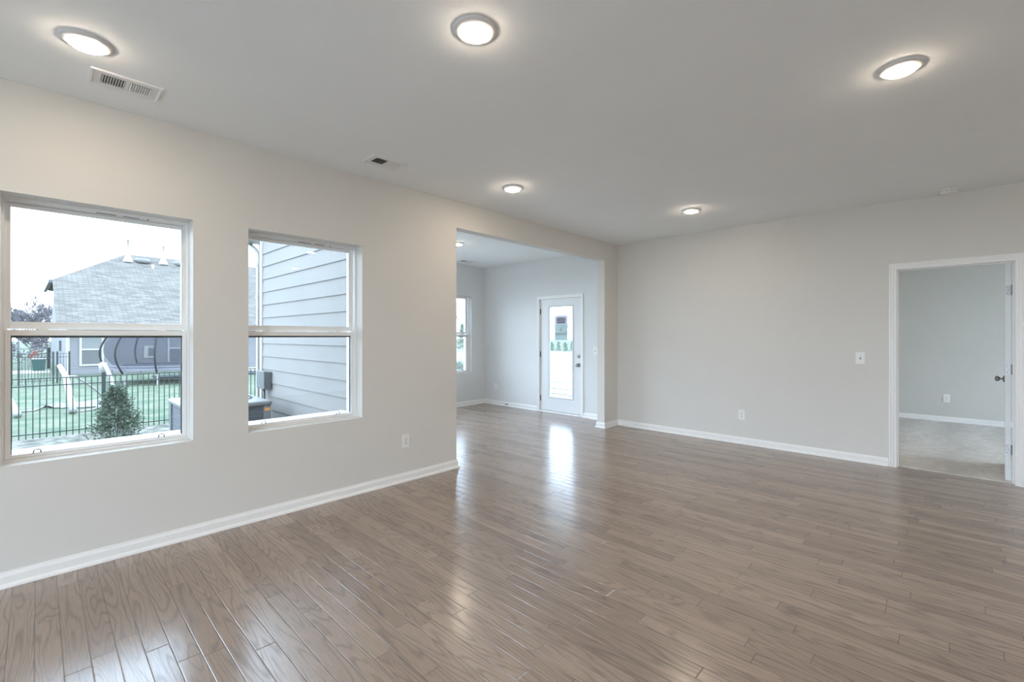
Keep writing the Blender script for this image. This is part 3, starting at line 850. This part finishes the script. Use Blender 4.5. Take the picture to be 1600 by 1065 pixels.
# disconnect box with whip
bx = thing('disconnect_box', (-6.74, YSE - 0.02, 0.76), 'grey electrical disconnect box on the siding above the condenser', 'utility box')
q = part(MB().box(-6.90, -6.60, YSE - 0.115, YSE - 0.018, 0.645, 0.875, 0.006), 'box_body', M['box'], bx)
part(MB().box(-6.905, -6.595, YSE - 0.122, YSE - 0.075, 0.868, 0.885, 0.004), 'box_hood', M['ac_top'], bx)
part(MB().box(-6.96, -6.90, YSE - 0.06, YSE - 0.018, 0.66, 0.87, 0.004), 'box_bracket', M['ac_top'], bx)
part(MB().tube([(-6.74, YSE - 0.07, 0.65), (-6.72, YSE - 0.075, 0.55), (-6.66, YSE - 0.09, 0.40), (-6.56, YSE - 0.14, 0.28), (-6.5, YSE - 0.2, 0.22), (-6.47, 1.96, 0.2)], 0.017, 10), 'conduit', M['bronze'], bx, True)

# air conditioner
AX0, AX1, AY0, AY1, AZ0, AZ1 = -6.86, -5.775, 1.105, 1.900, -0.50, 0.60
tag(MB().box(AX0 - 0.1, AX1 + 0.1, AY0 - 0.1, AY1 + 0.08, GZ + 0.02, AZ0, 0.01).build('equipment_pad', M['concrete']), 'pale concrete pad under the air conditioner', 'pad')
ac = thing('air_conditioner', ((AX0 + AX1) / 2, (AY0 + AY1) / 2, AZ0), 'blue grey air conditioner condenser standing outside the second window', 'air conditioner')
part(MB().box(AX0 + 0.02, AX1 - 0.02, AY0 + 0.02, AY1 - 0.02, AZ0, AZ1 - 0.06), 'cabinet', M['ac'], ac)
lv = MB()
for k in range(24):
    z = AZ0 + 0.06 + k * 0.041
    lv.box(AX1 - 0.021, AX1 - 0.012, AY0 + 0.07, AY1 - 0.07, z, z + 0.006)
    lv.box(AX0 + 0.07, AX1 - 0.07, AY0 + 0.012, AY0 + 0.021, z, z + 0.006)
part(lv, 'louvre', M['ac'], ac)
for x, y in ((AX0, AY0), (AX1, AY0), (AX0, AY1), (AX1, AY1)):
    xa, xb = (x, x + 0.075) if x == AX0 else (x - 0.075, x)
    ya, yb = (y, y + 0.075) if y == AY0 else (y - 0.075, y)
    part(MB().box(xa, xb, ya, yb, AZ0, AZ1 - 0.05, 0.006), 'corner_post', M['ac_post'], ac)
tp = part(MB().box(AX0 - 0.012, AX1 + 0.012, AY0 - 0.012, AY1 + 0.012, AZ1 - 0.055, AZ1, 0.018), 'top_cover', M['ac_top'], ac)
g = MB()
cx_, cy_ = (AX0 + AX1) / 2, (AY0 + AY1) / 2
for r_ in (0.10, 0.16, 0.22, 0.28, 0.34):
    g.tube([(cx_ + r_ * math.cos(t), cy_ + r_ * math.sin(t), AZ1 + 0.012) for t in (2 * math.pi * k / 28 for k in range(29))], 0.005, 5)
for k in range(8):
    t = math.pi * k / 4
    g.tube([(cx_ + 0.04 * math.cos(t), cy_ + 0.04 * math.sin(t), AZ1 + 0.012), (cx_ + 0.35 * math.cos(t), cy_ + 0.35 * math.sin(t), AZ1 + 0.010)], 0.005, 5)
part(g, 'fan_guard', M['ac_post'], tp)
part(MB().lathe([(0.0, 0.0), (0.36, 0.0), (0.355, 0.004), (0.0, 0.004)], (cx_, cy_, AZ1), 'Z', 32), 'fan_opening', M['ac'], tp)
part(MB().box(AX1 - 0.001, AX1 + 0.001, AY1 - 0.068, AY1 - 0.008, 0.485, 0.52), 'warning_label', M['orangelabel'], ac, label='small orange warning label')

# ------------------------------------------------------------------ fences
def fence(X, posts, ztop, zbot, label, group='black metal picket fences'):
    r = thing('picket_fence', (X, posts[0], GZ), label, 'fence', group)
    for y in posts:
        p = MB().box(X - 0.032, X + 0.032, y - 0.032, y + 0.032, GZ, ztop + 0.06)
        p.prism([(-0.036, 0), (0.036, 0), (0.0, 0.03)], -0.036, 0.036, lambda a, b, c: (X + a, y + c, ztop + 0.06 + b))
        part(p, 'post', M['iron'], r)
    for a, b in zip(posts[:-1], posts[1:]):
        if b - a < 0.3: continue
        w = MB()
        for z in (ztop, ztop - 0.14, zbot + 0.10):
            w.box(X - 0.013, X + 0.013, a + 0.032, b - 0.032, z - 0.020, z)
        n = max(1, round((b - a) / 0.0925)) - 1
        for k in range(n):
            y = a + (b - a) * (k + 1) / (n + 1)
            w.box(X - 0.008, X + 0.008, y - 0.008, y + 0.008, zbot, ztop - 0.002)
        part(w, 'picket_panel', M['iron'], r)
    return r
fence(-12.60, [0.935 + 1.83 * k for k in range(-2, 5)], 0.552, -0.60, 'long dark picket fence across the lawn, nearer of the two')
fence(-27.40, [-2.6, -0.755, -0.555, 0.44, 0.56, 0.93], 0.625, -0.60, 'dark gate fence farther off, left of the neighbouring house')

# ------------------------------------------------------------------ plants
def bare_tree(name, x, y, h, seed, m, label, spread=0.55, levels=4, group=None, tw=0.022):
    R = random.Random(seed)
    r = thing(name, (x, y, GZ), label, 'tree', group)
    tr, br = MB(), MB()
    def grow(mb_, p, d, ln, rad, lv):
        pts = [p]; q = p.copy(); dd = d.copy()
        for k in range(3):
            dd = (dd + Vector((R.uniform(-1, 1), R.uniform(-1, 1), R.uniform(-0.2, 0.6))) * 0.16).normalized()
            q = q + dd * ln / 3; pts.append(q.copy())
        mb_.tube(pts, max(rad, tw), 6 if lv > 2 else 3, max(rad * 0.55, tw), cap=False)
        if lv == 0: return
        for k in range(4 if lv > 1 else 5):
            t = R.uniform(0.35, 1.0) if k else 1.0
            i = min(2, int(t * 3)); f = t * 3 - i
            b = pts[i].lerp(pts[i + 1], f)
            a = R.uniform(0, 2 * math.pi)
            side = Vector((math.cos(a), math.sin(a), 0.25)) * spread
            grow(br, b, (dd + side).normalized(), ln * R.uniform(0.55, 0.75), rad * 0.5, lv - 1)
    grow(tr, Vector((0, 0, 0)), Vector((0, 0, 1)), h * 0.40, h * 0.018, levels)
    tr.build('trunk', m, r); br.build('branches', m, r)
    return r
bare = [(-62, -1.3, 5.6), (-59, 0.55, 4.9), (-66, -0.4, 6.0), (-55, -0.5, 2.6), (-70, -3.2, 6.2)]
lbl = ['bare grey tree at the far left of the yard view', 'bare grey tree touching the left end of the neighbouring roof', 'tallest bare tree in the left distance behind the others',
       'low bare tree behind the teal bin', 'bare tree farthest left, mostly cut by the window frame']
for i, (x, y, h) in enumerate(bare):
    bare_tree('bare_tree', x, y, h, 11 + i, M['bark'], lbl[i], group='bare trees beyond the yard', spread=0.8, levels=5)

def evergreen(name, x, y, h, w, seed, m, label, nbr=230, nl=26, ls=0.055, group=None, droop=0.25, cat='shrub'):
    R = random.Random(seed)
    r = thing(name, (x, y, GZ), label, cat, group)
    t = MB().tube([(0, 0, 0), (0.01, 0.01, h * 0.35), (-0.01, 0.03, h * 0.7), (0.02, 0.05, h)], 0.018 * h, 6, 0.004)
    t.build('trunk', M['bark'], r)
    f = MB()
    for k in range(nbr):
        s = R.random() ** 0.8
        z = h * (0.06 + 0.86 * s)
        env = w * 0.5 * (1.0 - 0.80 * s ** 1.25) * R.uniform(0.6, 1.12)
        a = R.uniform(0, 2 * math.pi)
        d = Vector((math.cos(a), math.sin(a), R.uniform(-droop, 0.45)))
        p0 = Vector((0, 0, z))
        for j in range(nl):
            u = R.uniform(0.15, 1.0)
            c = p0 + d * env * u + Vector((0, 0, -droop * env * u * u)) + Vector((R.uniform(-1, 1), R.uniform(-1, 1), R.uniform(-1, 1))) * ls * 0.8
            c.z = max(c.z, 0.01)
            ax = (d + Vector((R.uniform(-1, 1), R.uniform(-1, 1), R.uniform(-0.7, 0.9))) * 0.8).normalized()
            sd = ax.cross(Vector((R.uniform(-1, 1), R.uniform(-1, 1), R.uniform(-1, 1)))).normalized()
            L_ = ls * R.uniform(0.6, 1.2)
            f.quad(c - sd * L_ * 0.16, c + ax * L_ * 0.5 - sd * L_ * 0.2, c + ax * L_, c + ax * L_ * 0.5 + sd * L_ * 0.2)
    # leading shoot
    for j in range(14):
        c = Vector((0.02, 0.05, h * (0.95 + 0.012 * j)))
        a = R.uniform(0, 6.28)
        ax = Vector((math.cos(a), math.sin(a), 1.0)).normalized(); sd = ax.cross(Vector((0, 0, 1))).normalized()
        f.quad(c - sd * ls * 0.12, c + ax * ls * 0.5 - sd * ls * 0.16, c + ax * ls, c + ax * ls * 0.5 + sd * ls * 0.16)
    f.build('foliage', m, r)
    return r
evergreen('evergreen_shrub', -11.35, 1.03, 1.12, 1.0, 5, M['leaf'], 'loose blue green evergreen shrub in front of the nearer dark fence', nbr=300)
hx = [(-39.3, 48.6), (-38.3, 48.8), (-37.3, 49.0), (-36.3, 49.2), (-35.3, 49.4)]
pos = ['leftmost', 'second from the left', 'middle one', 'fourth from the left', 'rightmost']
for i, (x, y) in enumerate(hx):
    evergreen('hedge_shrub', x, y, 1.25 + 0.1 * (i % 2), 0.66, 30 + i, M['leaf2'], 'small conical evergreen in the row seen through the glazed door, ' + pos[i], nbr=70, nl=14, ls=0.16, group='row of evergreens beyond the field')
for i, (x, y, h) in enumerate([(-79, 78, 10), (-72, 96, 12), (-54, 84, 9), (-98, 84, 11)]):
    bare_tree('hazy_tree', x, y, h, 60 + i, M['bark_haze'], ['pale bare tree left of the notice through the glazed door', 'pale bare tree behind the notice on the glazed door',
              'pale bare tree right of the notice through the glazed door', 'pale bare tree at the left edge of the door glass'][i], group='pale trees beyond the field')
evergreen('yard_bush', -16.2, 13.35, 0.85, 1.3, 77, M['leaf2'], 'low green bush outside the sunroom window', nbr=120, nl=16, ls=0.09)
for i, (x, y, h, w) in enumerate([(-50.5, -1.7, 1.9, 2.6), (-52.0, 0.2, 2.2, 2.6)]):
    evergreen('bare_thicket', x, y, h, w, 90 + i, M['bark'], ['grey brown thicket at the far left behind the teal bin', 'grey brown thicket against the end of the neighbouring house'][i], nbr=110, nl=9, ls=0.20, group='thickets beyond the yard', cat='bush')
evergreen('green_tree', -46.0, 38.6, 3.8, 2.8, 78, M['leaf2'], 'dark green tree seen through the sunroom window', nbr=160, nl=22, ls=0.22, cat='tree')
bare_tree('slim_tree', -47.5, 40.2, 6.5, 79, M['bark_haze'], 'slim bare tree above the green tree in the sunroom window', levels=3)

# ------------------------------------------------------------------ neighbouring house
HX, HY = -32.2, 1.0
H = thing('neighbour_house', (HX, HY, GZ), 'blue grey neighbouring house with a large pale shingle roof', 'house', rotz=math.radians(1.0))
LEN, DEP = 15.0, 18.0
# local: x = -depth, y = along the front, z above ground
wl = MB()
lap(wl, 0.0, LEN, 0.05, 2.62, 0.178, 0.0, 1, 'X')
wl.build('front_wall', M['siding2'], H)
gb = MB()
gb.prism([(0.0, 0.0), (0.0, 2.70), (-4.6, 5.15), (-13.4, 5.15), (-DEP, 2.70), (-DEP, 0.0)], 0.0, 0.12, lambda a, b, c: (a - 0.001, c, b))
gb.build('end_wall', M['siding2'], H)
MB().box(-DEP, -0.001, 0.12, LEN, 0.0, 2.6).build('body', M['siding2'], H)
cb = MB(); cb.box(-0.10, 0.030, -0.030, 0.10, 0, 2.62)
cb.build('corner_board', M['extrim'], H)
def roof_mesh(faces, name):
    bm = bmesh.new(); uv = bm.loops.layers.uv.new('UVMap')
    for pts in faces:
        P_ = [Vector(p) for p in pts]
        f_ = bm.faces.new([bm.verts.new(p) for p in P_])
        nrm = f_.normal if f_.normal.length > 0 else (P_[1] - P_[0]).cross(P_[2] - P_[0]).normalized()
        nrm = (P_[1] - P_[0]).cross(P_[2] - P_[0]).normalized()
        hz = Vector((-nrm.y, nrm.x, 0)).normalized(); upv = nrm.cross(hz)
        for lp in f_.loops: lp[uv].uv = (lp.vert.co.dot(hz), lp.vert.co.dot(upv))
    bmesh.ops.recalc_face_normals(bm, faces=bm.faces)
    me = bpy.data.meshes.new(name); bm.to_mesh(me); bm.free(); me.materials.append(M['shingle'])
    o = bpy.data.objects.new(name, me); COL.objects.link(o); o.parent = H
    md = o.modifiers.new('thickness', 'SOLIDIFY'); md.thickness = 0.10; md.offset = -1
    return o
zf = lambda D: 2.108 + 0.44 + 0.545 * (D + 0.4)      # front roof plane height at depth D
yl = -0.37
e0, k0, rg = (0.4, zf(-0.4)), (-4.5, zf(4.5)), (-9.0, zf(9.0))
ry = 3.35
roof_mesh([[(e0[0], yl, e0[1]), (e0[0], LEN + .4, e0[1]), (rg[0], LEN + .4, rg[1]), (rg[0], ry, rg[1]), (k0[0], yl, k0[1])],
           [(k0[0], yl, k0[1]), (rg[0], ry, rg[1]), (-13.5, 0.06, k0[1]), (-12.6, yl, k0[1])],
           [(-13.5, 0.06, k0[1]), (rg[0], ry, rg[1]), (rg[0], LEN + .4, rg[1]), (-18.4, LEN + .4, e0[1]), (-18.4, 0.06, e0[1])]], 'roof')
MB().box(-12.7, -4.3, yl - 0.16, yl - 0.02, k0[1] - 0.20, k0[1] - 0.04).build('gutter', M['box'], H)
MB().box(e0[0] - 0.02, e0[0] + 0.10, yl, LEN + .4, e0[1] - 0.16, e0[1] - 0.02).build('gutter', M['extrim'], H)
def house_window(y0, y1, z0, z1):
    w = MB()
    for a, b, c_, d_ in ((y0, y0 + .09, z0, z1), (y1 - .09, y1, z0, z1), (y0 + .09, y1 - .09, z1 - .10, z1), (y0 + .09, y1 - .09, z0, z0 + .09), (y0 + .09, y1 - .09, (z0 + z1) / 2 - .04, (z0 + z1) / 2 + .04)):
        w.box(0.0, 0.065, a, b, c_, d_)
    wo = w.build('house_window', M['extrim'], H)
    MB().box(0.0, 0.04, y0 + .09, y1 - .09, (z0 + z1) / 2 + .04, z1 - .10).build('upper_pane', M['shade'], wo)
    MB().box(0.0, 0.035, y0 + .09, y1 - .09, z0 + .09, (z0 + z1) / 2 - .04).build('lower_pane', M['screen'], wo)
house_window(0.46, 1.40, 0.46, 2.16)
house_window(4.12, 5.06, 0.46, 2.16)
p = MB()
for a, b, c_, d_ in ((3.06, 3.24, 0.80, 1.46), (3.50, 3.58, 0.80, 1.46), (3.24, 3.50, 1.34, 1.46), (3.24, 3.50, 0.80, 0.88)):
    p.box(0.0, 0.07, a, b, c_, d_)
po = p.build('meter_panel', M['extrim'], H)
MB().box(0.0, 0.05, 3.24, 3.50, 0.88, 1.34, 0.004).build('meter_box', M['box'], po)
MB().box(-5.4, -4.6, -0.10, 0.0, 1.15, 1.75).build('end_vent', M['box'], H)
# roof fittings
nrm = Vector((0.545, 0, 1)).normalized()
def on_roof(D, y): return Vector((-D, y, zf(D)))
for D, y, h_ in ((7.9, 3.35, 0.95), (8.0, 5.3, 0.75)):
    p0 = on_roof(D, y)
    MB().lathe([(0.34, -0.10), (0.26, 0.05), (0.10, 0.42), (0.055, 0.46), (0.055, 0.46 + h_), (0.10, 0.46 + h_), (0.10, 0.52 + h_), (0.0, 0.52 + h_)], p0, 'Z', 16).build('vent_pipe', M['extrim'], H, True)
for D, y in ((8.0, 4.15), (8.1, 6.4)):
    p0 = on_roof(D, y)
    MB().lathe([(0.42, -0.12), (0.45, 0.10), (0.36, 0.20), (0.0, 0.24)], p0, 'Z', 20).build('roof_vent', M['ac_top'], H, True)
MB().lathe([(0.09, -0.1), (0.09, 0.28), (0.0, 0.30)], on_roof(7.0, 4.55), 'Z', 12).build('plumbing_stack', M['extrim'], H, True)

# ------------------------------------------------------------------ trampoline
def net_mat():
    m = bpy.data.materials.new('dark_safety_net'); m.use_nodes = True
    nt = m.node_tree; b = nt.nodes['Principled BSDF']
    b.inputs['Base Color'].default_value = (0.03, 0.03, 0.045, 1); b.inputs['Roughness'].default_value = 0.9
    t = nt.nodes.new('ShaderNodeBsdfTransparent'); mx = nt.nodes.new('ShaderNodeMixShader'); mx.inputs[0].default_value = 0.22
    nt.links.new(t.outputs[0], mx.inputs[1]); nt.links.new(b.outputs[0], mx.inputs[2])
    nt.links.new(mx.outputs[0], nt.nodes['Material Output'].inputs[0])
    return m
TX, TY, TR, TH = -25.2, 4.12, 2.05, 0.72
T = thing('trampoline', (TX, TY, GZ), 'round trampoline with dark netting and bowed black poles behind the fence', 'trampoline')
MB().lathe([(TR - 0.35, TH), (TR, TH), (TR, TH + 0.05), (TR - 0.35, TH + 0.05), (TR - 0.35, TH)], (0, 0, 0), 'Z', 48).build('edge_pad', M['pad'], T)
MB().lathe([(0.0, TH - 0.01), (TR - 0.35, TH - 0.01), (TR - 0.35, TH + 0.01), (0.0, TH + 0.01)], (0, 0, 0), 'Z', 48).build('jump_mat', M['mesh'], T)
MB().lathe([(TR, TH - 0.12), (TR + 0.01, TH - 0.12), (TR + 0.01, TH - 0.02), (TR, TH - 0.02), (TR, TH - 0.12)], (0, 0, 0), 'Z', 48).build('skirt', M['pad'], T)
bow = lambda s: TR + 0.02 + 0.30 * math.sin(math.pi * min(1, s * 1.0))
prof = [(bow(k / 8) - 0.10, TH + 0.05 + 1.30 * k / 8) for k in range(9)]
nb = MB()
nb.lathe(prof + [(r_ - 0.006, z) for r_, z in prof[::-1]] + [prof[0]], (0, 0, 0), 'Z', 48)
nb.build('safety_net', net_mat(), T, True)
for a in (-92, -58, -22, 40, 100, 205):
    a = math.radians(a)
    ca, sa = math.cos(a), math.sin(a)
    pts = [(bow(s / 10) * ca, bow(s / 10) * sa, TH - 0.25 + 1.62 * s / 10) for s in range(11)]
    MB().tube(pts, 0.035, 8).build('pole', M['foam'], T, True)
    MB().tube([(TR * 0.97 * math.cos(a), TR * 0.97 * math.sin(a), TH), (TR * 0.97 * math.cos(a), TR * 0.97 * math.sin(a), 0.0)], 0.025, 8).build('leg', M['pvc'], T)

# ------------------------------------------------------------------ tipped goal of white pipes
G = thing('soccer_goal', (-16.3, 0.63, GZ), 'tipped white pipe goal with slack net on the lawn behind the fence', 'goal')
A0, A1 = (-16.196, 0.616, -0.575), (-17.2, 0.517, 0.268)
part(MB().tube([A0, (-16.6, 0.576, -0.24), A1, (-17.6, 0.403, 0.549)], 0.085, 10, 0.055), 'pipe', M['pvc'], G, True)
part(MB().tube([(-16.5, 0.60, -0.60), (-16.8, 0.575, -0.27), (-17.1, 0.538, 0.067), A1], 0.03, 8), 'pipe', M['pvc'], G, True)
part(MB().tube([A1, (-17.5, 0.716, 0.237), (-17.9, 0.932, 0.034), (-18.4, 1.195, -0.25), (-18.9, 1.434, -0.60)], 0.030, 8), 'hoop', M['pvc'], G, True)
J = (-18.6, 1.353, 0.538)
part(MB().tube([(-18.6, 1.374, 0.20), (-18.6, 1.37, 0.40), J], 0.10, 10), 'joint', M['pvc'], G, True)
part(MB().tube([J, (-18.4, 1.41, 0.447), (-18.2, 1.496, 0.145), (-18.0, 1.551, -0.133), (-17.9, 1.557, -0.60)], 0.050, 8), 'hoop', M['pvc'], G, True)
part(MB().tube([A0, (-16.58, 0.951, -0.61), (-17.45, 1.379, -0.61)], 0.022, 8), 'pipe', M['pvc'], G, True)
part(MB().tube([(-17.478, -0.345, -0.61), (-17.511, -0.092, -0.61), (-18.376, 0.152, -0.61)], 0.022, 8), 'pipe', M['pvc'], G, True)
part(MB().tube([(-16.39, -0.345, -0.57), (-17.2, -0.483, -0.318), (-17.5, -0.53, -0.22)], 0.075, 10, 0.06), 'pipe', M['pvc'], G, True)
nt_ = MB()
R = random.Random(3)
rows = []
for i in range(14):
    u = i / 13
    rows.append([nt_.bm.verts.new((-17.75 + 0.55 * u - w_ * (0.75 + 1.35 * u) + R.uniform(-.1, .1), 0.32 + 0.92 * u - w_ * (0.30 - 0.46 * u), -0.62 + (0.06 + 0.05 * math.sin(u * 9)) * (1 - abs(2 * w_ - 1)) + 0.005))
                 for w_ in (0, 0.25, 0.5, 0.75, 1.0)])
for i in range(13):
    for k in range(4): nt_.bm.faces.new([rows[i][k], rows[i + 1][k], rows[i + 1][k + 1], rows[i][k + 1]])
part(nt_, 'net', M['net'], G, True)

# ------------------------------------------------------------------ things past the gate
bn = thing('storage_bin', (-37.9, 0.02, GZ), 'teal storage bin with a white lid beyond the gate', 'bin')
b_ = MB()
for z0, z1, w0, w1 in ((0.0, 0.66, 0.24, 0.28),):
    lo4 = [b_.bm.verts.new((sx_ * w0, sy_ * w0, z0)) for sx_, sy_ in ((-1, -1), (1, -1), (1, 1), (-1, 1))]
    hi4 = [b_.bm.verts.new((sx_ * w1, sy_ * w1, z1)) for sx_, sy_ in ((-1, -1), (1, -1), (1, 1), (-1, 1))]
    b_.bm.faces.new(lo4[::-1]); b_.bm.faces.new(hi4)
    for k in range(4): b_.bm.faces.new([lo4[k], lo4[(k + 1) % 4], hi4[(k + 1) % 4], hi4[k]])
b_.build('bin_body', M['teal'], bn)
MB().box(-0.31, 0.31, -0.31, 0.31, 0.66, 0.72, 0.01).build('lid', M['pvc'], bn)
sl = thing('toy_slide', (-43.5, -0.25, GZ), 'orange toy slide in the far yard beyond the gate', 'toy slide')
MB().prism([(-0.22, 0.62), (0.05, 1.02), (0.20, 1.02), (0.24, 0.82), (-0.16, 0.52)], -0.22, 0.22, lambda a, b, c: (c, a, b)).build('chute', M['orange'], sl)
for y in (-0.16, 0.16):
    for x in (-0.18, 0.18):
        MB().tube([(x, y, 0), (x, y * 0.9, 0.66 if y < 0 else 0.9)], 0.035, 8).build('leg', M['pvc'], sl)
rl = thing('rail_fence', (-40.5, -2.4, GZ), 'pale rail fence with dark posts in the far yard', 'fence')
for y in (-1.6, 0.9, 2.85):
    MB().box(-0.07, 0.07, y - 0.07, y + 0.07, 0, 1.75 if y == 0.9 else 1.3).build('post', M['dark_tone'], rl)
for z in (0.95, 1.25):
    MB().box(-0.03, 0.03, -1.6, 2.85, z - 0.05, z).build('rail', M['bark'], rl)
